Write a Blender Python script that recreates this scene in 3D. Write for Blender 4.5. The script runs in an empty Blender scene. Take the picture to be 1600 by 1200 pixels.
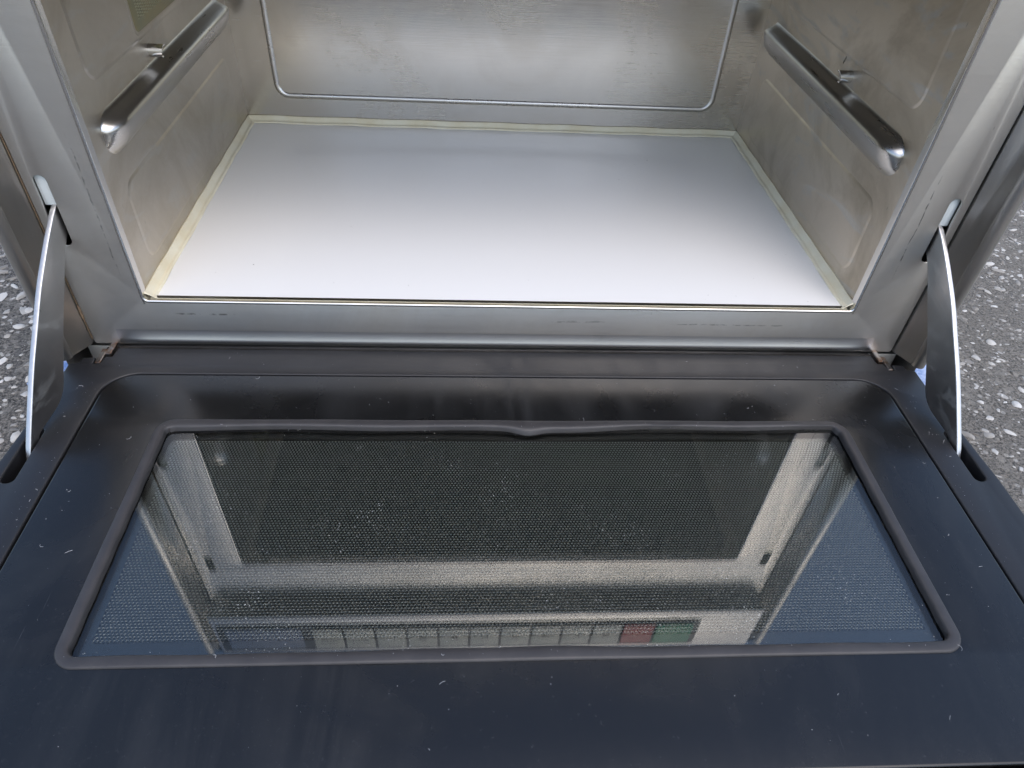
import bpy, bmesh, math, random
import numpy as np
from mathutils import Matrix, Vector
R = math.radians
scene = bpy.context.scene
col = scene.collection

# ------------------------------------------------------------------ camera
cam_d = bpy.data.cameras.new('camera'); cam = bpy.data.objects.new('camera', cam_d); col.objects.link(cam)
cam_d.sensor_width = 36.0; cam_d.lens = 1095.9 / 1600 * 36
cam_d.clip_start = 0.01; cam_d.clip_end = 500
cam.matrix_world = (Matrix.Translation((-0.03415, -0.42822, 0.31316))
    @ Matrix.Rotation(R(-5.2238), 4, 'Z') @ Matrix.Rotation(R(90 - 42.39), 4, 'X') @ Matrix.Rotation(R(3.9536), 4, 'Z'))
scene.camera = cam
# ------------------------------------------------------------------ sky, sun, exposure
SUN_EL, SUN_AZ = 57, 158         # sun behind haze: a broad soft glow in front of the oven, a little to the right (azimuth from +Y towards +X)
w = bpy.data.worlds.new('World'); scene.world = w; w.use_nodes = True
nt = w.node_tree; nt.nodes.clear()
sky = nt.nodes.new('ShaderNodeTexSky'); sky.sky_type = 'NISHITA'; sky.sun_disc = False
sky.sun_elevation = R(SUN_EL); sky.sun_rotation = R(SUN_AZ)
sky.dust_density = 2.0; sky.air_density = 1.0
bg = nt.nodes.new('ShaderNodeBackground'); bg.inputs[1].default_value = 0.15
wo = nt.nodes.new('ShaderNodeOutputWorld')
nt.links.new(sky.outputs[0], bg.inputs[0]); nt.links.new(bg.outputs[0], wo.inputs[0])
sd = bpy.data.lights.new('sun', 'SUN'); sd.energy = 0.5; sd.angle = R(60); sd.color = (1, 0.96, 0.90)
so = bpy.data.objects.new('sun', sd); col.objects.link(so)
dv = Vector((math.sin(R(SUN_AZ)) * math.cos(R(SUN_EL)), math.cos(R(SUN_AZ)) * math.cos(R(SUN_EL)), math.sin(R(SUN_EL))))
so.rotation_euler = dv.to_track_quat('Z', 'Y').to_euler()
scene.view_settings.view_transform = 'Standard'; scene.view_settings.look = 'None'
scene.view_settings.gamma = 1.0; scene.view_settings.use_curve_mapping = False
scene.view_settings.exposure = 1.03
scene.render.engine = 'CYCLES'
scene.cycles.max_bounces = 9; scene.cycles.glossy_bounces = 6; scene.cycles.transparent_max_bounces = 12
scene.cycles.diffuse_bounces = 3
scene.cycles.use_adaptive_sampling = True; scene.cycles.adaptive_threshold = .02

# ------------------------------------------------------------------ node helpers
class NT:
    def __init__(s, name):
        s.m = bpy.data.materials.new(name); s.m.use_nodes = True
        s.t = s.m.node_tree; s.t.nodes.clear()
        s.out = s.t.nodes.new('ShaderNodeOutputMaterial')
        s.co = s.t.nodes.new('ShaderNodeTexCoord').outputs['Object']
    def L(s, a, b): s.t.links.new(a, b)
    def n(s, kind, **kw):
        x = s.t.nodes.new(kind)
        for k, v in kw.items(): setattr(x, k, v)
        return x
    def map(s, scale, loc=(0, 0, 0), rot=(0, 0, 0)):
        x = s.n('ShaderNodeMapping'); s.L(s.co, x.inputs[0])
        x.inputs['Location'].default_value = loc; x.inputs['Rotation'].default_value = rot; x.inputs['Scale'].default_value = scale
        return x.outputs[0]
    def noise(s, scale, detail=4, rough=.55, co=None, dist=0.0):
        x = s.n('ShaderNodeTexNoise'); s.L(co if co is not None else s.co, x.inputs['Vector'])
        x.inputs['Scale'].default_value = scale; x.inputs['Detail'].default_value = detail
        x.inputs['Roughness'].default_value = rough; x.inputs['Distortion'].default_value = dist
        return x.outputs['Fac']
    def voro(s, scale, feature='F1', co=None, out='Distance', rnd=1.0):
        x = s.n('ShaderNodeTexVoronoi', feature=feature); s.L(co if co is not None else s.co, x.inputs['Vector'])
        x.inputs['Scale'].default_value = scale; x.inputs['Randomness'].default_value = rnd
        return x.outputs[out]
    def ramp(s, fac, stops, interp='LINEAR'):
        x = s.n('ShaderNodeValToRGB'); s.L(fac, x.inputs[0]); e = x.color_ramp; e.interpolation = interp
        while len(e.elements) < len(stops): e.elements.new(.5)
        for el, (p, c) in zip(e.elements, stops):
            el.position = p; el.color = (c, c, c, 1) if not hasattr(c, '__len__') else (*c, 1)
        return x.outputs[0]
    def rng(s, fac, a, b, c, d):
        x = s.n('ShaderNodeMapRange'); s.L(fac, x.inputs[0])
        for i, v in enumerate((a, b, c, d)): x.inputs[i + 1].default_value = v
        return x.outputs[0]
    def math(s, op, a, b=0.0):
        x = s.n('ShaderNodeMath', operation=op)
        for i, v in enumerate((a, b)):
            if isinstance(v, (int, float)): x.inputs[i].default_value = v
            else: s.L(v, x.inputs[i])
        return x.outputs[0]
    def mix(s, fac, a, b, blend='MIX'):
        x = s.n('ShaderNodeMix', data_type='RGBA', blend_type=blend)
        for i, v in ((0, fac), (6, a), (7, b)):
            if isinstance(v, (int, float)): x.inputs[i].default_value = v
            elif hasattr(v, '__len__'): x.inputs[i].default_value = (*v, 1)
            else: s.L(v, x.inputs[i])
        return x.outputs[2]
    def bump(s, h, strength, dist, prev=None):
        x = s.n('ShaderNodeBump'); s.L(h, x.inputs['Height'])
        x.inputs['Strength'].default_value = strength; x.inputs['Distance'].default_value = dist
        if prev is not None: s.L(prev, x.inputs['Normal'])
        return x.outputs[0]
    def bsdf(s, base, rough=.5, metal=0.0, normal=None, **kw):
        b = s.n('ShaderNodeBsdfPrincipled')
        def put(k, v):
            if isinstance(v, (int, float)): b.inputs[k].default_value = v
            elif hasattr(v, '__len__'): b.inputs[k].default_value = (*v, 1)
            else: s.L(v, b.inputs[k])
        put('Base Color', base); put('Roughness', rough); put('Metallic', metal)
        for k, v in kw.items(): put(k.replace('_', ' '), v)
        if normal is not None: s.L(normal, b.inputs['Normal'])
        s.L(b.outputs[0], s.out.inputs[0])
        return s.m

def steel(name, base=(.60, .575, .535), r0=.2, r1=.34, brush=(6, 900, 900), bs=.12, stain=0.0, smear=0.0, grime=0.0, marks=()):
    t = NT(name)
    fine = t.noise(1.0, 3, .6, t.map(brush))
    big = t.noise(9, 5, .6, dist=.6)
    mid = t.noise(1.0, 4, .55, t.map((brush[0] * 4, min(brush[1], 120), min(brush[2], 120))))
    rough = t.math('ADD', t.rng(big, .3, .7, r0, r1), t.math('MULTIPLY', t.math('SUBTRACT', fine, .5), .16))
    c = t.mix(t.rng(big, .35, .7, 0, .35), base, tuple(v * .82 for v in base))
    c = t.mix(t.rng(mid, .4, .75, 0, .08), c, tuple(v * 1.12 for v in base))
    if stain:   # brownish baked-on film
        st = t.noise(7, 6, .65, dist=1.2)
        f = t.rng(st, .48, .68, 0, stain)
        c = t.mix(f, c, (.40, .345, .265)); rough = t.math('ADD', rough, t.math('MULTIPLY', f, .18))
    if smear:   # wiped, milky cleaning streaks
        sm = t.noise(1.0, 5, .6, t.map((30, 9, 34), rot=(R(38), 0, 0)), dist=2.2)
        f = t.rng(sm, .56, .64, 0, smear)
        rough = t.math('ADD', rough, t.math('MULTIPLY', f, .25)); c = t.mix(t.math('MULTIPLY', f, .5), c, (.68, .68, .66))
    if grime:   # small dark flecks
        g = t.voro(150, co=t.map((1, 1, .35)))
        g2 = t.noise(14, 3)
        f = t.math('MULTIPLY', t.rng(g, .03, .10, 1, 0), t.rng(g2, .58, .66, 0, grime))
        c = t.mix(f, c, (.05, .042, .034))
    if marks:   # dark scuffs: (axis along, start, end, axis across, position, half width, strength)
        sx = t.n('ShaderNodeSeparateXYZ'); t.L(t.co, sx.inputs[0]); wob = t.noise(55, 3)
        for al, a0, a1, ac, p0, hw, st_ in marks:
            d_ = t.math('ABSOLUTE', t.math('SUBTRACT', t.math('ADD', sx.outputs[ac], t.math('MULTIPLY', t.math('SUBTRACT', wob, .5), .004)), p0))
            f = t.math('MULTIPLY', t.rng(d_, hw * .4, hw, 1, 0), t.rng(sx.outputs[al], a0, a0 + (a1 - a0) * .15, 0, 1))
            f = t.math('MULTIPLY', f, t.rng(sx.outputs[al], a1 - (a1 - a0) * .15, a1, 1, 0))
            f = t.math('MULTIPLY', f, t.rng(t.noise(130, 3), .42, .56, 0, st_))
            c = t.mix(f, c, (.045, .04, .036)); rough = t.math('ADD', rough, t.math('MULTIPLY', f, .2))
    nrm = t.bump(fine, bs, .0004)
    nrm = t.bump(t.noise(5, 2), .08, .004, nrm)
    return t.bsdf(c, rough, 1.0, nrm)

M = {}
M['frame'] = steel('brushed_steel_frame', (.73, .705, .665), .30, .40, (9, 2600, 2600), .12, stain=.25, grime=.8,
    marks=((0, -.250, -.203, 2, -.0115, .0010, .8), (0, .125, .225, 2, -.0150, .0008, .5), (2, .02, .125, 0, -.2775, .0007, .6), (2, .03, .115, 0, .2850, .0006, .8), (0, .03, .075, 2, -.014, .0012, .35)))
M['sill'] = steel('brushed_steel_sill', (.60, .60, .60), .26, .36, (9, 2600, 2600), .12, grime=.5)
M['cavity'] = steel('cavity_steel', (.58, .535, .465), .33, .46, (60, 300, 300), .10, stain=.5, smear=.6, grime=.4)
M['cavity_r'] = steel('cavity_steel_streaked', (.68, .615, .52), .33, .48, (60, 300, 300), .10, stain=.65, smear=1.0, grime=.5)
M['back'] = steel('cavity_back_steel', (.58, .545, .49), .18, .28, (30, 1200, 1200), .05, stain=.35)
M['rail'] = steel('pressed_steel_rail', (.52, .505, .48), .24, .34, (200, 8, 200), .06, stain=.25)
M['case'] = steel('case_steel', (.72, .70, .665), .34, .46, (500, 500, 30), .04, stain=.06, grime=.3)
M['arm'] = steel('arm_steel', (.52, .51, .50), .28, .40, (600, 600, 14), .2, grime=.5, smear=.5)
M['bright'] = steel('bright_steel', (.70, .68, .65), .12, .2, (100, 100, 100), .04)
M['fascia'] = steel('fascia_steel', (.62, .61, .60), .22, .32, (4, 900, 900), .12)

def plastic(name, base, r0, r1, dust=.25, film=(.30, .30, .33), scratch=.5, spec=.5):
    t = NT(name)
    big = t.noise(6, 6, .62, dist=1.0)
    streak = t.noise(1.0, 5, .6, t.map((26, 5, 20), rot=(0, 0, R(35))), dist=1.6)
    f = t.math('MULTIPLY', t.rng(big, .42, .7, 0, 1), t.rng(streak, .4, .68, 0, 1))
    fine = t.noise(420, 3, .7)
    peb = t.voro(900)
    sc = t.noise(1.0, 2, .5, t.map((900, 14, 14), rot=(0, 0, R(62))))
    sc2 = t.noise(1.0, 2, .5, t.map((900, 10, 14), rot=(0, 0, R(-50))))
    scr = t.math('MAXIMUM', t.rng(sc, .74, .80, 0, 1), t.rng(sc2, .75, .81, 0, 1))
    scr = t.math('MULTIPLY', scr, t.rng(t.noise(11, 3), .5, .7, 0, scratch))
    speck = t.rng(t.voro(300), .04, .09, 1, 0)
    speck = t.math('MULTIPLY', speck, t.rng(t.noise(7, 2), .45, .75, 0, .10))
    c = t.mix(t.math('MULTIPLY', f, dust), base, film)
    c = t.mix(t.math('MULTIPLY', scr, .25), c, (.4, .4, .42))
    c = t.mix(speck, c, (.55, .55, .55))
    c = t.mix(t.rng(fine, .62, .8, 0, .04), c, (.5, .5, .52))
    rough = t.math('ADD', t.rng(big, .35, .65, r0, r1), t.math('MULTIPLY', f, .15))
    n = t.bump(peb, .05, .0002)
    return t.bsdf(c, rough, 0.0, n, Specular_IOR_Level=spec)
M['door_frame'] = plastic('matte_black_door_frame', (.012, .012, .0135), .38, .52, .07, (.14, .142, .15), .4)
M['door_panel'] = plastic('satin_black_door_panel', (.006, .0062, .0066), .2, .34, .10, (.13, .132, .138), 1.0)

t = NT('grey_rubber'); n_ = t.noise(60, 4)
c = t.mix(t.rng(n_, .4, .7, 0, 1), (.032, .030, .031), (.044, .041, .041))
M['rubber'] = t.bsdf(c, .5, 0, t.bump(t.noise(300, 3), .2, .0002))
t = NT('white_glass_ceramic')
sp = t.math('MULTIPLY', t.rng(t.voro(75), .012, .03, 1, 0), t.rng(t.noise(9, 2), .55, .6, 0, 1))
M['ceramic'] = t.bsdf(t.mix(sp, (.87, .87, .86), (.35, .34, .32)), t.rng(t.noise(12, 5), .35, .7, .15, .26), 0, None, Specular_IOR_Level=.6)
t = NT('yellowed_sealant'); n_ = t.noise(40, 5, .6)
c = t.mix(t.rng(n_, .35, .65, 0, 1), (.82, .78, .62), (.76, .69, .50))
c = t.mix(t.rng(t.noise(16, 6, .7), .64, .78, 0, .55), c, (.45, .33, .18))
M['seal'] = t.bsdf(c, .4, 0, t.bump(t.noise(150, 3), .3, .0006))
t = NT('black_void'); M['void'] = t.bsdf((.006, .006, .006), .7)
t = NT('dark_hinge_steel'); n_ = t.noise(120, 4)
M['hinge'] = t.bsdf(t.mix(t.rng(n_, .45, .6, 0, 1), (.42, .40, .385), (.26, .18, .13)), .3, 1.0)
t = NT('rust'); M['rust'] = t.bsdf(t.mix(t.noise(300, 4), (.10, .06, .03), (.20, .14, .08)), .8)
t = NT('dark_choke_steel'); M['choke'] = t.bsdf((.03, .03, .032), .35, .6)
t = NT('grey_nylon'); n_ = t.noise(50, 5)
M['nylon'] = t.bsdf(t.mix(t.rng(n_, .5, .7, 0, .7), (.56, .60, .60), (.30, .27, .20)), .45)
t = NT('black_screen_paint'); M['screen'] = t.bsdf(t.mix(t.rng(t.noise(90, 4, .7), .6, .8, 0, .4), (.006, .006, .006), (.03, .028, .025)), .26, 0.0, None, Specular_IOR_Level=.8)
t = NT('punched_edge'); M['punched'] = t.bsdf((.27, .27, .26), .3, 1.0)
t = NT('screen_backing'); M['backing'] = t.bsdf((.004, .004, .004), .3)
# window glass: clear sheet with dust specks
t = NT('window_glass')
tr = t.n('ShaderNodeBsdfTransparent'); tr.inputs[0].default_value = (.93, .95, .93, 1)
gl = t.n('ShaderNodeBsdfGlossy'); gl.inputs['Roughness'].default_value = .015
fr = t.n('ShaderNodeFresnel'); gi = t.n('ShaderNodeNewGeometry'); t.L(t.rng(gi.outputs['Backfacing'], 0, 1, 1.68, 1 / 1.68), fr.inputs[0])
mx = t.n('ShaderNodeMixShader'); t.L(fr.outputs[0], mx.inputs[0]); t.L(tr.outputs[0], mx.inputs[1]); t.L(gl.outputs[0], mx.inputs[2])
df = t.n('ShaderNodeBsdfDiffuse'); df.inputs[0].default_value = (.75, .75, .72, 1)
sp = t.math('MULTIPLY', t.rng(t.voro(330), .05, .13, 1, 0), t.rng(t.noise(22, 3, .6, t.map((1, 1, 1), (.3, .1, 0))), .5, .66, 0, .8))
mx2 = t.n('ShaderNodeMixShader'); t.L(sp, mx2.inputs[0]); t.L(mx.outputs[0], mx2.inputs[1]); t.L(df.outputs[0], mx2.inputs[2])
t.L(mx2.outputs[0], t.out.inputs[0]); M['glass'] = t.m
t = NT('mica_cover'); n_ = t.noise(30, 5)
M['mica'] = t.bsdf(t.mix(t.rng(n_, .4, .65, 0, 1), (.22, .21, .12), (.30, .24, .11)), .4)
t = NT('dark_stirrer_cover'); M['stirrer'] = t.bsdf((.13, .122, .105), .4)
t = NT('mica_ridge'); M['mica_ridge'] = t.bsdf((.40, .37, .24), .3)
for nm, cc in dict(cream=(.80, .78, .68), red=(.55, .03, .05), green=(.03, .38, .20), panel=(.015, .022, .035), display=(.22, .28, .42), ink=(.03, .03, .035)).items():
    t = NT('keypad_' + nm); M[nm] = t.bsdf(cc, .3)
t = NT('blue_cloth'); n1 = t.noise(90, 5, .7); n2 = t.noise(14, 3)
c = t.mix(t.rng(n1, .4, .6, 0, 1), (.11, .20, .42), (.34, .43, .62)); c = t.mix(t.rng(n2, .45, .65, 0, .5), c, (.50, .55, .66))
wv = t.noise(900, 2)
M['cloth'] = t.bsdf(c, .9, 0, t.bump(wv, .5, .0008))
t = NT('asphalt')
n1 = t.noise(55, 6, .7); n2 = t.noise(420, 4, .7); n3 = t.noise(3, 4)
c = t.mix(t.rng(n2, .42, .62, 0, 1), (.022, .021, .020), (.24, .222, .195))
c = t.mix(t.rng(n1, .45, .7, 0, .6), c, (.085, .078, .068))
gs = t.n('ShaderNodeSeparateColor'); t.L(t.voro(340, out='Color'), gs.inputs[0])
gs2 = t.n('ShaderNodeSeparateColor'); t.L(t.voro(170, out='Color'), gs2.inputs[0])
c = t.mix(t.rng(gs.outputs[0], .6, 1, 0, .6), c, t.mix(gs.outputs[1], (.30, .275, .23), (.10, .095, .09)))
c = t.mix(t.rng(gs2.outputs[0], .7, .95, 0, .55), c, t.mix(gs2.outputs[1], (.34, .32, .28), (.14, .13, .12)))
v = t.voro(95)
far = t.rng(v, .16, .24, 1, 0)
pick = t.math('GREATER_THAN', t.noise(60, 1), .44)
c = t.mix(t.math('MULTIPLY', far, pick), c, t.mix(t.rng(n2, .4, .6, 0, 1), (.42, .40, .36), (.30, .285, .26)))
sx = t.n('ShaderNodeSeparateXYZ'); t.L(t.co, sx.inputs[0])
pale_right = t.rng(t.math('ADD', sx.outputs[0], t.math('MULTIPLY', n3, .5)), .45, .85, 0, .6)      # binder colour turns paler and warmer towards the right
c = t.mix(t.math('MULTIPLY', pale_right, t.rng(n2, .38, .58, .3, 1)), c, (.25, .225, .185))
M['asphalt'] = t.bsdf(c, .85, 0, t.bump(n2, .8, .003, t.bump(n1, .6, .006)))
t = NT('pale_stone')
at = t.n('ShaderNodeAttribute', attribute_name='tone')
c = t.mix(t.noise(160, 5, .7), t.mix(at.outputs['Fac'], (.13, .12, .11), (.50, .49, .46)), t.mix(at.outputs['Fac'], (.24, .22, .185), (.62, .60, .56)))
M['stone'] = t.bsdf(c, .7, 0, t.bump(t.noise(500, 3), .4, .001))
t = NT('pale_lint'); M['lint'] = t.bsdf((.55, .55, .56), .8)
t = NT('dark_crumb'); M['crumb'] = t.bsdf((.05, .045, .04), .8)

# ------------------------------------------------------------------ object helpers
BASE = Vector((0, .25, -.1))
def tag(o, label=None, cat=None, group=None, kind=None):
    for k, v in (('label', label), ('category', cat), ('group', group), ('kind', kind)):
        if v: o[k] = v
    return o
def link(name, me, mat, parent=None, loc=(0, 0, 0)):
    o = bpy.data.objects.new(name, me); col.objects.link(o)
    if mat is not None and not me.materials: me.materials.append(mat)
    if parent is not None:
        o.parent = parent
        o.location = Vector(loc) - (BASE if parent.type == 'EMPTY' else Vector((0, 0, 0)))
    else: o.location = loc
    return o
def smooth(me, ang=35):
    me.shade_smooth(); me.set_sharp_from_angle(angle=R(ang))
def mesh(name, verts, faces, sm=None):
    me = bpy.data.meshes.new(name); me.from_pydata([tuple(v) for v in verts], [], [tuple(int(i) for i in f) for f in faces]); me.update()
    if sm: smooth(me, sm)
    return me
def mesh_np(name, V, F):
    """V (n,3), F (m,k) arrays of equal polygon size"""
    me = bpy.data.meshes.new(name); n, (m, k) = len(V), F.shape
    me.vertices.add(n); me.vertices.foreach_set('co', V.astype(np.float32).ravel())
    me.loops.add(m * k); me.loops.foreach_set('vertex_index', F.astype(np.int32).ravel())
    me.polygons.add(m); me.polygons.foreach_set('loop_start', np.arange(0, m * k, k, dtype=np.int32))
    me.update(calc_edges=True); me.validate()
    return me
def rr(x0, x1, y0, y1, r, n=8):
    p = []
    for cx, cy, a in ((x1 - r, y1 - r, 0), (x0 + r, y1 - r, 90), (x0 + r, y0 + r, 180), (x1 - r, y0 + r, 270)):
        for i in range(n + 1):
            q = R(a + 90 * i / n); p.append((cx + r * math.cos(q), cy + r * math.sin(q)))
    return p
FRONT = Matrix(((1, 0, 0, 0), (0, 0, -1, 0), (0, 1, 0, 0), (0, 0, 0, 1)))      # (u,v,w) -> (x=u, z=v, y=-w)
LEFTW = Matrix(((0, 0, 1, 0), (1, 0, 0, 0), (0, 1, 0, 0), (0, 0, 0, 1)))       # u=y v=z w=+x
RIGHTW = Matrix(((0, 0, -1, 0), (-1, 0, 0, 0), (0, 1, 0, 0), (0, 0, 0, 1)))    # u=-y v=z w=-x
FLAT = Matrix.Identity(4)
def plate(name, loops, th, bev, mat, parent, mtx=FLAT, off=(0, 0, 0), res=2):
    """filled outline with holes; its top face lies at w=0, thickness goes to -th"""
    cu = bpy.data.curves.new('t', 'CURVE'); cu.dimensions = '2D'; cu.fill_mode = 'BOTH'
    cu.extrude = max(th / 2 - bev, 0); cu.bevel_depth = bev; cu.bevel_resolution = res; cu.offset = -bev
    for lp in loops:
        s = cu.splines.new('POLY'); s.points.add(len(lp) - 1); s.use_cyclic_u = True
        for p, q in zip(s.points, lp): p.co = (q[0], q[1], 0, 1)
    ob = bpy.data.objects.new('t', cu); col.objects.link(ob)
    dg = bpy.context.evaluated_depsgraph_get(); dg.update()
    me = bpy.data.meshes.new_from_object(ob.evaluated_get(dg)); me.name = name
    bpy.data.objects.remove(ob); bpy.data.curves.remove(cu)
    me.materials.clear()
    me.transform(Matrix.Translation(off) @ mtx @ Matrix.Translation((0, 0, -th / 2)))
    bm = bmesh.new(); bm.from_mesh(me); bmesh.ops.remove_doubles(bm, verts=bm.verts, dist=1e-6); bm.to_mesh(me); bm.free()
    smooth(me, 40)
    return link(name, me, mat, parent)
def box(name, x0, x1, y0, y1, z0, z1, mat, parent, bev=0.0, seg=2, loc=None):
    bm = bmesh.new(); bmesh.ops.create_cube(bm, size=1)
    for v in bm.verts: v.co = ((x0 + x1) / 2 + v.co.x * (x1 - x0), (y0 + y1) / 2 + v.co.y * (y1 - y0), (z0 + z1) / 2 + v.co.z * (z1 - z0))
    if bev: bmesh.ops.bevel(bm, geom=bm.edges[:], offset=bev, segments=seg, affect='EDGES', profile=.5)
    me = bpy.data.meshes.new(name); bm.to_mesh(me); bm.free()
    if bev: smooth(me, 40)
    return link(name, me, mat, parent, loc or (0, 0, 0))
def sweep_closed(path, prof, fz=None):
    """closed 2D path (ccw), profile (outward offset, height) list -> verts, faces"""
    P = np.array(path); n = len(P)
    T = np.roll(P, -1, 0) - np.roll(P, 1, 0); T /= np.linalg.norm(T, axis=1)[:, None]
    N = np.stack([T[:, 1], -T[:, 0]], 1)
    V = []
    for i in range(n):
        for j, (o, h) in enumerate(prof):
            p = P[i] + N[i] * o; V.append((p[0], p[1], h))
    k = len(prof); F = []
    for i in range(n):
        for j in range(k - 1):
            a = i * k + j; b = ((i + 1) % n) * k + j
            F.append((a, b, b + 1, a + 1))
    return np.array(V), F
def extrude_line(pts, z0, z1, flip=False):
    """open (x,y) polyline extruded in z"""
    V = [(x, y, z0) for x, y in pts] + [(x, y, z1) for x, y in pts]; n = len(pts)
    F = [(i, i + 1, n + i + 1, n + i) for i in range(n - 1)]
    if flip: F = [f[::-1] for f in F]
    return V, F
def arc(cx, cy, r, a0, a1, n=8):
    return [(cx + r * math.cos(R(a0 + (a1 - a0) * i / n)), cy + r * math.sin(R(a0 + (a1 - a0) * i / n))) for i in range(n + 1)]
def dense(p, step):
    out = []
    for i in range(len(p)):
        a = np.array(p[i]); b = np.array(p[(i + 1) % len(p)]); k = max(1, int(np.linalg.norm(b - a) / step))
        for j in range(k): out.append(tuple(a + (b - a) * j / k))
    return out

# ------------------------------------------------------------------ ground
GZ = -.100
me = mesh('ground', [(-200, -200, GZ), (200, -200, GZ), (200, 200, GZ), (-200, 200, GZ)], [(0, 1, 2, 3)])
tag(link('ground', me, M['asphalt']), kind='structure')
rng = np.random.default_rng(7)
def stones(name, n, areas, smin, smax, sink, lo, hi):
    """many irregular half-sunk stones as one object"""
    bm = bmesh.new(); bmesh.ops.create_icosphere(bm, subdivisions=1 if smax < .005 else 2, radius=1)
    bV = np.array([v.co[:] for v in bm.verts]); bF = np.array([[v.index for v in f.verts] for f in bm.faces]); bm.free()
    k = len(bV); lib = []
    for _ in range(40):         # a library of chipped, faceted lumps
        v = bV * np.ones(3)
        for _ in range(7):
            nn = rng.normal(size=3); nn /= np.linalg.norm(nn); h = .42 + .4 * rng.random()
            v = v - np.outer(np.maximum(v @ nn - h, 0), nn)
        lib.append(v)
    lib = np.array(lib)
    wts = np.array([(a[1] - a[0]) * (a[3] - a[2]) for a in areas]); wts /= wts.sum()
    A = np.array([a[:4] for a in areas])[rng.choice(len(areas), size=n, p=wts)]
    s = smin + (smax - smin) * rng.random(n) ** 2.2
    ax = np.stack([1 + .5 * rng.random(n), .55 + .4 * rng.random(n), .38 + .2 * rng.random(n)], 1)
    v = lib[rng.integers(0, 40, n)] * (ax * s[:, None] * .575)[:, None, :]
    q = rng.random(n) * math.tau; c_, s_ = np.cos(q)[:, None], np.sin(q)[:, None]; tl = rng.normal(size=n)[:, None] * .15
    v = np.stack([v[..., 0] * c_ - v[..., 1] * s_, v[..., 0] * s_ + v[..., 1] * c_, v[..., 2] + v[..., 0] * tl], 2)
    v += np.stack([A[:, 0] + (A[:, 1] - A[:, 0]) * rng.random(n), A[:, 2] + (A[:, 3] - A[:, 2]) * rng.random(n), GZ - s * sink * rng.random(n)], 1)[:, None, :]
    Vs = [v.reshape(-1, 3)]; Fs = [(bF[None] + (np.arange(n) * k)[:, None, None]).reshape(-1, 3)]
    tone = [np.repeat(np.clip(rng.normal(lo, hi, n), 0, 1), k)]
    me = mesh_np(name, np.concatenate(Vs), np.concatenate(Fs)); smooth(me, 28)
    at = me.attributes.new('tone', 'FLOAT', 'POINT'); at.data.foreach_set('value', np.concatenate(tone).astype(np.float32))
    return link(name, me, M['stone'])
AL = [(-.95, -.34, -.12, 1.1, 1.0)]
ARR = [(.34, 1.2, -.25, 1.2, 1.0)]
tag(stones('exposed_aggregate', 7000, AL, .0035, .0150, .18, .55, .28), 'pale stone chips set in the asphalt left of the oven', 'stones', kind='stuff')
tag(stones('exposed_aggregate', 17000, ARR + [(.42, 1.2, .2, 1.2, 1.0)], .0026, .0098, .25, .48, .28), 'pale stone chips set in the asphalt right of the oven', 'stones', kind='stuff')
tag(stones('fine_grit', 34000, AL + ARR, .0012, .0042, .25, .2, .3), 'fine grey grit in the surface of the asphalt', 'grit', kind='stuff')

# cloth under the oven
gx, gy = 80, 50; V = []
for j in range(gy + 1):
    for i in range(gx + 1):
        x = -.393 + .789 * i / gx; y = .012 + .50 * j / gy
        V.append((x + .002 * math.sin(y * 40), y, GZ + .006 + .0015 * math.sin(x * 31 + y * 17) + .001 * math.sin(y * 53 - x * 9)))
F = [(j * (gx + 1) + i, j * (gx + 1) + i + 1, (j + 1) * (gx + 1) + i + 1, (j + 1) * (gx + 1) + i) for j in range(gy) for i in range(gx)]
me = mesh('ground_cloth', V, F, 60); o = link('ground_cloth', me, M['cloth'])
md = o.modifiers.new('thickness', 'SOLIDIFY'); md.thickness = .004; md.offset = -1
tag(o, 'mottled pale blue cloth spread on the asphalt under the oven', 'cloth')

# ------------------------------------------------------------------ the oven
oven = bpy.data.objects.new('microwave_oven', None); col.objects.link(oven); oven.location = BASE; oven.empty_display_size = .1
tag(oven, 'stainless steel commercial microwave oven with its black drop-down door open', 'microwave oven')
HW, D, H = .2675, .3295, .250

# outer case: top, sides, back, bottom
def case_mesh():
    V, F = [], []
    ring = [(-.3345, -.082), (-.3345, .402)] + [(-.3245 + .01 * math.cos(R(180 - a)), .402 + .01 * math.sin(R(180 - a))) for a in (30, 60, 90)] \
         + [(.3245 + .01 * math.cos(R(90 - a)), .402 + .01 * math.sin(R(90 - a))) for a in (0, 30, 60)] + [(.3345, .402), (.3345, -.082)]
    n = len(ring)
    for y in (-.012, .47):
        V += [(x, y, z) for x, z in ring]
    F = [(i, (i + 1) % n, n + (i + 1) % n, n + i) for i in range(n)] + [tuple(range(n, 2 * n))]
    return mesh('outer_case', V, F, 40)
link('outer_case', case_mesh(), M['case'], oven)
# rolled side flanges that stand proud of the front frame
for s in (-1, 1):
    pts = [(.3162, .012), (.3164, .001)] + arc(.3185, -.001, .0022, 180, 208, 3) + [(.3250, -.0160)] \
        + arc(.3295, -.0172, .0050, 165, 360, 12) + [(.3345, -.012), (.3345, .02)]
    pts = [(x * s, y) for x, y in pts]
    V, F = extrude_line(pts, -.0395, .4035, s < 0)
    n = len(pts)
    o = link('case_flange', mesh('case_flange', V, F, 50), M['case'], oven)
    md = o.modifiers.new('sheet', 'SOLIDIFY'); md.thickness = .0009; md.offset = -1
V = []; F = []          # rusty bead along the seam between frame and flange, left side
for i in range(61):
    z = -.036 + .172 * i / 60; w_ = .00022 + .00030 * math.sin(i * 1.7) ** 2 + (.0006 if 6 < i < 11 else 0)
    for a in range(4): V.append((-.3157 + w_ * math.cos(a * 1.57), -.0002 + w_ * math.sin(a * 1.57), z))
for i in range(60):
    for a in range(4): F.append((i * 4 + a, i * 4 + (a + 1) % 4, (i + 1) * 4 + (a + 1) % 4, (i + 1) * 4 + a))
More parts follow.
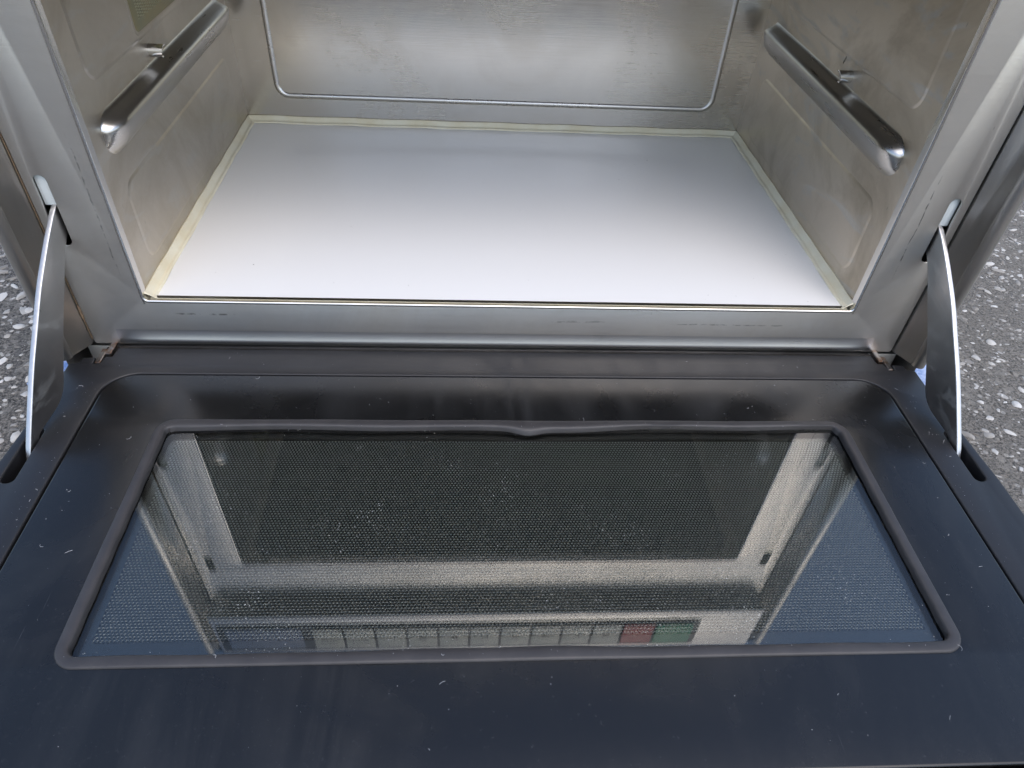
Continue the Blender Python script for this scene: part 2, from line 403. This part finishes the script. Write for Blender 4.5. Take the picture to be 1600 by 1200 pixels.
link('seam_rust', mesh('seam_rust', V, F, 60), M['rust'], oven)
box('inner_carcass', -.312, .312, .060, .45, -.080, -.050, M['void'], oven)
box('lower_skirt', -.325, .325, .004, .012, -.082, -.046, M['case'], oven, .001)
for x in (-.27, .27):
    for y in (.05, .42):
        box('foot', x - .018, x + .018, y - .018, y + .018, -.0925, -.0815, M['rubber'], oven, .003)

# front frame with the opening, arm slots and latch slots
def stad(cx, z0, z1, hw, n=6):
    return rr(cx - hw, cx + hw, z0, z1, hw * .999, n)
loops = [rr(-.3152, .3152, -.0405, .325, .002), rr(-HW, HW, .0002, H, .0035, 4)]
for s in (-1, 1):
    loops.append(stad(s * .3047, .0455, .0965, .0042))
    loops.append(rr(s * .300 - .004, s * .300 + .004, .236, .262, .002))
front = plate('front_frame', loops, .0016, .0005, M['frame'], oven, FRONT)
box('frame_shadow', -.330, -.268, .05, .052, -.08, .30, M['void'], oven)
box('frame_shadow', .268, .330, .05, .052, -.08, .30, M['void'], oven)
for s in (-1, 1):
    box('slot_insert', s * .3045 - .0055, s * .3045 + .0055, .0035, .010, .0735, .100, M['nylon'], oven, .001)
# rolled-out lower lip of the sill
nx, nz = 160, 20; V = []
for i in range(nx + 1):
    x = -.296 + .592 * i / nx
    e = min(1, (.296 - abs(x)) / .022); e = e * e * (3 - 2 * e)
    for j in range(nz + 1):
        q = j / nz
        # q 0..1: from flat plate, out, then under
        if q < .6: z = -.0265 - q / .6 * .0085; p = .0001 + .0015 * (q / .6) ** 2
        else:
            a = (q - .6) / .4 * math.pi * .62; z = -.0350 - .0032 * math.sin(a) * 1.25 - (q - .6) * .002; p = .0001 + .0015 + .0006 * math.sin(a * 1.3) - (1 - math.cos(a)) * .0034
        V.append((x, -p * (.06 + .94 * e), z))
F = [(i * (nz + 1) + j, i * (nz + 1) + j + 1, (i + 1) * (nz + 1) + j + 1, (i + 1) * (nz + 1) + j) for i in range(nx) for j in range(nz)]
link('sill_lip', mesh('sill_lip', V, F, 60), M['sill'], front)
# bright folded edge round the opening
V, F = sweep_closed(rr(-HW, HW, .0, H, .0035, 4), [(.0016, .0001), (.0012, .0007), (.0002, .0009), (-.0006, .0006), (-.0008, -.0005), (-.0008, -.006)])
me = mesh('opening_edge', V, F, 60); me.transform(FRONT); link('opening_edge', me, M['bright'], front)

# cavity
cav_back = plate('cavity_back_wall', [rr(-HW - .002, HW + .002, -.004, H + .002, .003)], .001, .0, M['back'], oven, FRONT, (0, D, 0))
V, F = sweep_closed(dense(rr(-.2315, .2315, .0275, .228, .012, 8), .02), [(.0032, -.0004), (.0024, .0003), (.0012, .0011), (0, .0014), (-.0012, .0011), (-.0024, .0003), (-.0032, -.0004)])
me = mesh('stamped_rib', V, F, 60); me.transform(Matrix.Translation((0, D, 0)) @ FRONT); link('stamped_rib', me, M['rail'], cav_back)
ceil = plate('cavity_ceiling', [rr(-HW, HW, .0, D, .002)], .001, .0, M['cavity'], oven, Matrix.Rotation(math.pi, 4, 'X') @ Matrix.Scale(-1, 4, (0, 1, 0)), (0, 0, H))
plate('stirrer_cover', [rr(-.258, .258, .012, .318, .012)], .004, .001, M['stirrer'], ceil, Matrix.Rotation(math.pi, 4, 'X') @ Matrix.Scale(-1, 4, (0, 1, 0)), (0, 0, H - .0055))
rails = {}
for s, W_ in ((-1, LEFTW), (1, RIGHTW)):
    uy = (lambda a, b: (a, b)) if s < 0 else (lambda a, b: (-b, -a))
    mat = M['cavity'] if s < 0 else M['cavity_r']
    hy = .130
    u0, u1 = uy(0, D); outer = rr(u0, u1, -.004, H + .002, .0012, 2)
    holes = []
    if s > 0:   # torn notches beside the hook
        holes += [[(-.1500, .1370), (-.1478, .1362), (-.1462, .1460)], [(-.1475, .1248), (-.1500, .1225), (-.1580, .1232), (-.1530, .1262)]]
    wall = plate('cavity_side_wall', [outer] + holes, .001, .0, mat, oven, W_, (s * HW, 0, 0))
    if s > 0: box('notch_shadow', HW + .004, HW + .006, .12, .17, .10, .16, M['void'], wall)
    # shallow stamped panels
    for y0, y1, z0, z1, nm in ((.029, .294, .144, .238, 'stamped_panel'), (.030, .296, .016, .0755, 'stamped_panel')):
        a, b = uy(y0, y1)
        pth = dense(rr(a, b, z0, z1, .012, 6), .03)
        V, F = sweep_closed(pth, [(.0018, -.0001), (.0010, .0001), (0, .0006), (-.0014, .0008)])
        k = 4; F = F + [tuple(i * k + 3 for i in range(len(pth)))]
        me = mesh(nm, V, F, 50); me.transform(Matrix.Translation((s * HW, 0, 0)) @ W_)
        link(nm, me, mat, wall)
    # shelf rail: pressed ridge with a domed front end
    prof = [(.1262, 0), (.1242, .0006), (.1230, .0028), (.1213, .0070), (.1198, .0102), (.1178, .0119), (.1160, .0121), (.1135, .0116), (.1090, .0101), (.1035, .0073), (.0995, .0042), (.0975, .0018), (.0955, 0)]
    ys = [.023 + .018 * (1 - math.cos(math.pi / 2 * i / 14)) for i in range(15)] + [.06, .1, .15, .2, .25, .290, .2985, .3015, .303, .304]
    V = []
    for i, y in enumerate(ys):
        k = (1 - max(0, 1 - (y - .023) / .018) ** 2.0) ** .5 if y < .041 else (1 if y < .2986 else (.304 - y) / .0055 if y < .304 else 0)
        if y > .2986: k = max(0, math.cos((y - .2985) / .0055 * math.pi / 2))
        for z, p in prof:
            zc = .1115; sq = (.28 + .72 * k) if y < .1 else 1
            V.append((s * (HW - p * k + .0002), y, zc + (z - zc) * sq))
    n = len(prof); F = [(i * n + j, i * n + j + 1, (i + 1) * n + j + 1, (i + 1) * n + j) for i in range(len(ys) - 1) for j in range(n - 1)]
    if s > 0: F = [f[::-1] for f in F]
    link('shelf_rail', mesh('shelf_rail', V, F, 170), M['rail'], wall)
    # half-round hook standing out of the wall above the rail
    V = []; zc = .1325; ra = [R(a) for a in range(-100, 121, 20)]
    for k_, rr_ in ((0, .0047), (1, .0047), (1, .0037), (0, .0037)):
        V += [(s * (HW + .0005 - k_ * (.0105 + .0012 * math.sin(a))), hy - rr_ * math.cos(a), zc + rr_ * math.sin(a)) for a in ra]
    n = len(ra); F = [(q * n + i, q * n + i + 1, ((q + 1) % 4) * n + i + 1, ((q + 1) % 4) * n + i) for q in range(4) for i in range(n - 1)]
    F += [(0, n, 2 * n, 3 * n), (n - 1, 4 * n - 1, 3 * n - 1, 2 * n - 1)]
    if s < 0: F = [f[::-1] for f in F]
    o = link('shelf_hook', mesh('shelf_hook', V, F, 50), M['bright'], wall)
    if s < 0:   # ribbed lamp cover in a recess of the left wall
        pth = rr(.112, .222, .1475, .225, .006, 5)
        lc = plate('lamp_cover', [pth], .0012, .0004, M['mica'], wall, W_, (-HW + .0012, 0, 0))
        V, F = sweep_closed(dense(pth, .02), [(.0015, .0002), (.0012, .0012), (.0002, .0016), (-.0010, .0013), (-.0012, .0008)])
        me = mesh('cover_rim', V, F, 50); me.transform(Matrix.Translation((-HW, 0, 0)) @ W_); link('cover_rim', me, M['cavity'], wall)
        V = []; F = []
        for i in range(22):
            for j in range(34):
                y = .123 + i * .0042; z = .155 + j * .0019 + (i % 2) * .0009; b = len(V)
                V += [(-HW + .0012, y, z), (-HW + .0012, y + .0030, z), (-HW + .0012, y + .0030, z + .0011), (-HW + .0012, y, z + .0011), (-HW + .0020, y + .0015, z + .0005)]
                F += [(b, b + 1, b + 4), (b + 1, b + 2, b + 4), (b + 2, b + 3, b + 4), (b + 3, b, b + 4)]
        tag(link('cover_mesh', mesh('cover_mesh', V, F), M['mica_ridge'], wall), kind='stuff')

# ceramic floor and its sealant
floor = plate('ceramic_floor_plate', [rr(-.2640, .2640, .0015, D - .004, .006)], .005, .0008, M['ceramic'], oven, FLAT, (0, 0, .0002))
pth = dense(rr(-HW, HW, .0012, D, .0030, 4), .006)
prof = [(.0002, .0056), (-.0010, .0060), (-.0024, .0044), (-.0036, .0026), (-.0045, .0016), (-.0055, .0015), (-.0064, .0018), (-.0072, .0013), (-.0078, .0002)]
P = np.array(pth); V, F = sweep_closed(pth, prof); k = len(prof)
for i, (x, y) in enumerate(pth):
    for j in range(k):
        v = V[i * k + j]; o_, h_ = prof[j]
        jit = .0003 * math.sin(x * 90 + y * 70) + .0002 * math.sin(x * 233 - y * 191)
        if y < .004 and abs(x) < HW - .008:      # the front run is only a thin line
            v[1] = .0012 - o_ * .32; v[2] = .0004 + h_ * .22
        else:
            v[0] += jit * (j / k) * (-1 if x > 0 else 1); v[1] += jit * (j / k) if y > D - .005 else 0
            v[2] += .0003 * math.sin(y * 120 + x * 80)
link('sealant', mesh('sealant', V, F, 60), M['seal'], oven)

# fascia and keypad above the opening
fas = box('control_fascia', -.3155, .3155, -.0225, .05, .319, .404, M['fascia'], oven, .004, 4)
kp = plate('keypad_plate', [rr(-.309, .243, .337, .393, .003)], .0012, .0003, M['panel'], fas, FRONT, (0, -.0237, 0))
kp.parent = oven; kp.location = -BASE
plate('display', [rr(-.300, -.216, .343, .3865, .002)], .001, .0003, M['display'], kp, FRONT, (0, -.0246, 0))
bx0 = -.2050; bw = .03565
key_me = {}
def strokes(ch):
    segs = {'1': 'bc', '2': 'abged', '3': 'abgcd', '4': 'fgbc', '5': 'afgcd', '6': 'afgedc', '7': 'abc', '8': 'abcdefg'}[ch]
    w_, h_ = .0032, .0036; t_ = .0009
    g = dict(a=(-w_, w_, 2 * h_, 2 * h_), d=(-w_, w_, 0, 0), g=(-w_, w_, h_, h_), f=(-w_, -w_, h_, 2 * h_), b=(w_, w_, h_, 2 * h_), e=(-w_, -w_, 0, h_), c=(w_, w_, 0, h_))
    return [(a - t_ / 2, b + t_ / 2, c - t_ / 2, d + t_ / 2) for a, b, c, d in (g[q] for q in segs)]
def key_marks(rects, x, z, parent):
    V, F = [], []
    for a, b, c, d in rects:
        n = len(V); V += [(x + a, -.0262, z + c), (x + b, -.0262, z + c), (x + b, -.0262, z + d), (x + a, -.0262, z + d)]; F.append((n, n + 1, n + 2, n + 3))
    link('key_print', mesh('key_print', V, F), M['ink'], parent)
for i in range(12):
    if i < 10: a, b, mt = bx0 + i * bw, bx0 + (i + 1) * bw, M['cream']
    elif i == 10: a, b, mt = .1515, .1905, M['red']
    else: a, b, mt = .1905, .2370, M['green']
    kb = plate('key', [rr(a + .0015, b - .0015, .3435, .3865, .0015)], .0014, .0004, mt, kp, FRONT, (0, -.0258, 0))
    cx = (a + b) / 2
    if 2 <= i < 10: key_marks(strokes(str(i - 1)), cx, .361, kp)
    elif i < 2: key_marks([(-.009 + q * .0032, -.0072 + q * .0032, .008, .0105) for q in range(6)], cx, .361, kp)

# ------------------------------------------------------------------ door (lies open, hinged at the sill)
DZ = -.0415
Y0, Y1 = -.0035, -.345
back_edge = [(.3315, -.135), (.3265, -.060), (.3262, -.022), (.3195, -.0205), (.3188, -.0150), (.3100, -.0150), (.3095, -.0215), (.3045, -.0215), (.3035, -.0135), (.2985, -.0135), (.2975, Y0)]
outline = [(x, y) for x, y in back_edge] + [(-x, y) for x, y in back_edge[::-1]] + arc(-.3215, Y1 + .010, .010, 180, 270, 5) + arc(.3215, Y1 + .010, .010, 270, 360, 5)
seam = rr(-.2935, .2935, -.3145, -.0325, .023, 10)
holes = [seam] + [rr(s * .3185 - .0042, s * .3185 + .0042, -.1355, -.088, .0038, 5) for s in (-1, 1)]
door = plate('door', [outline] + holes, .030, .0012, M['door_frame'], oven, FLAT, (0, 0, DZ))
box('door_core', -.328, .328, Y1 + .004, -.024, DZ - .034, DZ - .0275, M['void'], door)
# satin inner panel with a rounded rim, open in the middle for the window
inner_r = dense(rr(-.2922, .2922, -.3132, -.0338, .0217, 10), .03)
win = rr(-.2395, .2395, -.2535, -.0830, .011, 6)
panel = plate('inner_panel', [inner_r, win], .012, .0016, M['door_panel'], door, FLAT, (0, 0, DZ + .0003), 3)
# rubber gasket with its sagging far edge
gp = dense(rr(-.2425, .2425, -.2562, -.0805, .0125, 8), .004)
prof = [(.0003, -.0025), (.0002, .0003), (-.0003, .0010), (-.0010, .0013), (-.0036, .0013), (-.0056, .0012), (-.0063, .0007), (-.0066, -.0002), (-.0067, -.0034)]
V, F = sweep_closed(gp, prof); k = len(prof)
for i, (x, y) in enumerate(gp):
    for j in range(k):
        v = V[i * k + j]; wgt = (j / (k - 1)) ** 1.5
        if y > -.084:
            v[1] -= wgt * (.0036 * math.exp(-((x - .010) / .010) ** 2) + .0008 * math.sin(x * 47) + .0006 * math.sin(x * 21 + 1) - (.0014 if x > .04 else 0) * min(1, max(0, (x - .04) / .05)))
        elif y < -.250:
            v[1] += wgt * (.0010 * math.exp(-((x + .005) / .05) ** 2) + .0004 * math.sin(x * 83) + .0008 * max(0, math.sin(x * 14 + 2)))
        else:
            v[0] -= math.copysign(wgt * .0004 * math.sin(y * 140), x)
        v[2] += DZ + .0003 + .0002 * math.sin(x * 57 + y * 49)
link('gasket', mesh('gasket', V, F, 50), M['rubber'], door)
plate('window_glass', [rr(-.2405, .2405, -.2545, -.082, .010, 5)], .0030, .0, M['glass'], door, FLAT, (0, 0, DZ - .0024))
box('choke_tray', -.2415, .2415, -.2555, -.081, DZ - .0155, DZ - .0130, M['backing'], door)
# perforated screen: a hexagonal lattice of dished holes
pitch = .00212; rowp = pitch * math.sqrt(3) / 2
X0, X1, Ya, Yb = -.2290, .2290, -.2390, -.0937
nr = int((Yb - Ya) / rowp); nc = int((X1 - X0) / pitch)
ii, jj = np.meshgrid(np.arange(nr), np.arange(nc), indexing='ij')
cx = (X0 + pitch * (jj + .25 + .5 * (ii % 2))).ravel(); cy = (Ya + rowp * (ii + .5)).ravel()
ang = np.radians(np.arange(12) * 30 + 30)
hexr = np.where(np.arange(12) % 2 == 0, pitch / math.sqrt(3), pitch / 2)
hx, hy_ = hexr * np.cos(ang), hexr * np.sin(ang)
r1_, r2_, r3_ = .00072, .00056, .00052
rings = [(hx, hy_, 0.0), (r1_ * np.cos(ang), r1_ * np.sin(ang), 0.0), (r2_ * np.cos(ang), r2_ * np.sin(ang), -.00018), (r3_ * np.cos(ang), r3_ * np.sin(ang), -.0010)]
SZ = DZ - .0065
N_ = len(cx); V = np.empty((N_, 48, 3))
for q, (a, b, z) in enumerate(rings):
    V[:, q * 12:(q + 1) * 12, 0] = cx[:, None] + a; V[:, q * 12:(q + 1) * 12, 1] = cy[:, None] + b; V[:, q * 12:(q + 1) * 12, 2] = SZ + z
f = []
for q in range(3):
    for a in range(12):
        b = (a + 1) % 12; f.append((q * 12 + a, q * 12 + b, (q + 1) * 12 + b, (q + 1) * 12 + a))
F = (np.array(f)[None] + (np.arange(N_) * 48)[:, None, None]).reshape(-1, 4)
me = mesh_np('perforated_screen', V.reshape(-1, 3), F)
me.materials.append(M['screen']); me.materials.append(M['punched'])
me.polygons.foreach_set('material_index', np.tile(np.repeat([0, 1, 1], 12), N_).astype(np.int32))
scr = link('perforated_screen', me, M['screen'], door)
plate('screen_border', [rr(-.2412, .2412, -.2552, -.0812, .01, 4), rr(X0 - .0002, X1 + pitch * .25, Ya - .0003, Ya + rowp * nr + .0006, .0008, 1)], .001, .0, M['screen'], door, FLAT, (0, 0, SZ + .00002))
for s in (-1, 1):
    box('slot_well', s * .3185 - .006, s * .3185 + .006, -.140, -.084, DZ - .029, DZ - .027, M['void'], door)

# hinge brackets at both ends of the sill
for s in (-1, 1):
    hb = bmesh.new()
    def addb(x0, x1, y0, y1, z0, z1):
        g = bmesh.ops.create_cube(hb, size=1)
        for v in g['verts']: v.co = ((x0 + x1) / 2 + v.co.x * (x1 - x0), (y0 + y1) / 2 + v.co.y * (y1 - y0), (z0 + z1) / 2 + v.co.z * (z1 - z0))
    a, b = sorted((s * .2990, s * .3030)); addb(a, b, -.013, .004, -.0440, -.0395)
    a, b = sorted((s * .3050, s * .3090)); addb(a, b, -.0205, -.004, -.0465, -.0420)
    a, b = sorted((s * .2990, s * .3090)); addb(a, b, -.006, .002, -.0500, -.0455)
    bmesh.ops.bevel(hb, geom=hb.edges[:], offset=.0005, segments=2, affect='EDGES')
    me = bpy.data.meshes.new('hinge_bracket'); hb.to_mesh(me); hb.free(); smooth(me, 40)
    link('hinge_bracket', me, M['hinge'], oven)
# curved support arms
outer = [(.012, .076), (.002, .0738), (-.011, .0640), (-.0235, .0530), (-.040, .0375), (-.0555, .0205), (-.0735, .0005), (-.0905, -.0205), (-.1065, -.0415), (-.1120, -.0520)]
inner = [(-.0985, -.0520), (-.0960, -.0412), (-.0835, -.0388), (-.0700, -.0368), (-.0605, -.0310), (-.0520, -.0190), (-.0340, .0075), (-.0205, .0255), (-.0030, .0485), (.012, .0600)]
def smooth_pts(p, n=5):
    P = [np.array(q) for q in p]; out = []
    for i in range(len(P) - 1):
        a, b, c, d = P[max(i - 1, 0)], P[i], P[i + 1], P[min(i + 2, len(P) - 1)]
        for j in range(n):
            t_ = j / n; out.append(tuple(.5 * ((2 * b) + (c - a) * t_ + (2 * a - 5 * b + 4 * c - d) * t_ ** 2 + (3 * b - 3 * c + d - a) * t_ ** 3)))
    return out + [tuple(P[-1])]
prf = smooth_pts(outer) + smooth_pts(inner)
for s in (-1, 1):
    u = [(y if s < 0 else -y, z) for y, z in prf]
    if s > 0: u = u[::-1]
    o = plate('door_arm', [u], .0036, .0007, M['arm'], oven, LEFTW if s < 0 else RIGHTW, (0, 0, 0), 3)
    me = o.data
    for v in me.vertices:
        w_ = v.co.x
        v.co.x = (w_ + s * (.3035 - .0000) - s * .125 * v.co.y) + s * .0002 - s * .0012
    me.update()

# ------------------------------------------------------------------ lint, dust and crumbs
rnd = random.Random(4)
def lint(n, zones, lmin, lmax, rad):
    V, F = [], []
    for _ in range(n):
        x0, x1, y0, y1, z = rnd.choice(zones)
        p = Vector((rnd.uniform(x0, x1), rnd.uniform(y0, y1), z + rad)); a = rnd.uniform(0, math.tau); k = rnd.gauss(0, .6)
        L_ = lmin + (lmax - lmin) * rnd.random() ** 2.5; m = 6; b = len(V)
        for i in range(m + 1):
            dx, dy = math.cos(a), math.sin(a); nrm = Vector((-dy, dx, 0)); rr_ = rad * (1 if 0 < i < m else .4)
            V += [p + nrm * rr_, p + Vector((0, 0, rr_ * 1.2)), p - nrm * rr_]
            p = p + Vector((dx, dy, 0)) * L_ / m; a += k * rnd.uniform(.3, 1.2)
        for i in range(m):
            for j in range(3):
                F.append((b + i * 3 + j, b + i * 3 + (j + 1) % 3, b + (i + 1) * 3 + (j + 1) % 3, b + (i + 1) * 3 + j))
    return V, F
zf = DZ + .0001; zp = DZ + .0004
zones = [(-.29, .29, -.031, -.006, zf), (-.26, .26, -.079, -.036, zp), (-.26, .26, -.079, -.036, zp), (-.31, -.296, -.2, -.03, zf), (.296, .31, -.2, -.03, zf),
         (-.285, -.246, -.25, -.05, zp), (.246, .285, -.25, -.05, zp), (-.28, .28, -.30, -.262, zp), (-.24, .24, -.0885, -.0835, DZ + .0023), (-.24, .24, -.253, -.249, DZ + .0023)]
V, F = lint(70, zones, .0006, .0050, .00008)
tag(link('lint', mesh('lint', V, F), M['lint']), 'stray pale lint fibres lying on the black door', 'lint', kind='stuff')
def specks(name, n, zones, smin, smax, mat):
    V, F = [], []
    for _ in range(n):
        x0, x1, y0, y1, z = rnd.choice(zones); s = smin + (smax - smin) * rnd.random() ** 3
        c_ = Vector((rnd.uniform(x0, x1), rnd.uniform(y0, y1), z + s * .3)); b = len(V); a = rnd.uniform(0, 6)
        for q in range(4): V.append(c_ + Vector((math.cos(a + q * 1.57) * s * rnd.uniform(.6, 1.2), math.sin(a + q * 1.57) * s * rnd.uniform(.5, 1.1), 0)))
        V += [c_ + Vector((0, 0, s * .5)), c_ - Vector((0, 0, s * .3))]
        for q in range(4): F += [(b + q, b + (q + 1) % 4, b + 4), (b + (q + 1) % 4, b + q, b + 5)]
    return link(name, mesh(name, V, F), mat)
tag(specks('dust', 380, zones, .00010, .00030, M['lint']), 'fine pale dust specks scattered over the black door', 'dust', kind='stuff')
tag(specks('crumbs', 15, [(-.25, .25, .005, .05, .0004), (-.25, .25, .005, .30, .0004)], .0003, .0009, M['crumb']), 'tiny dark crumbs on the white oven floor', 'crumbs', kind='stuff')
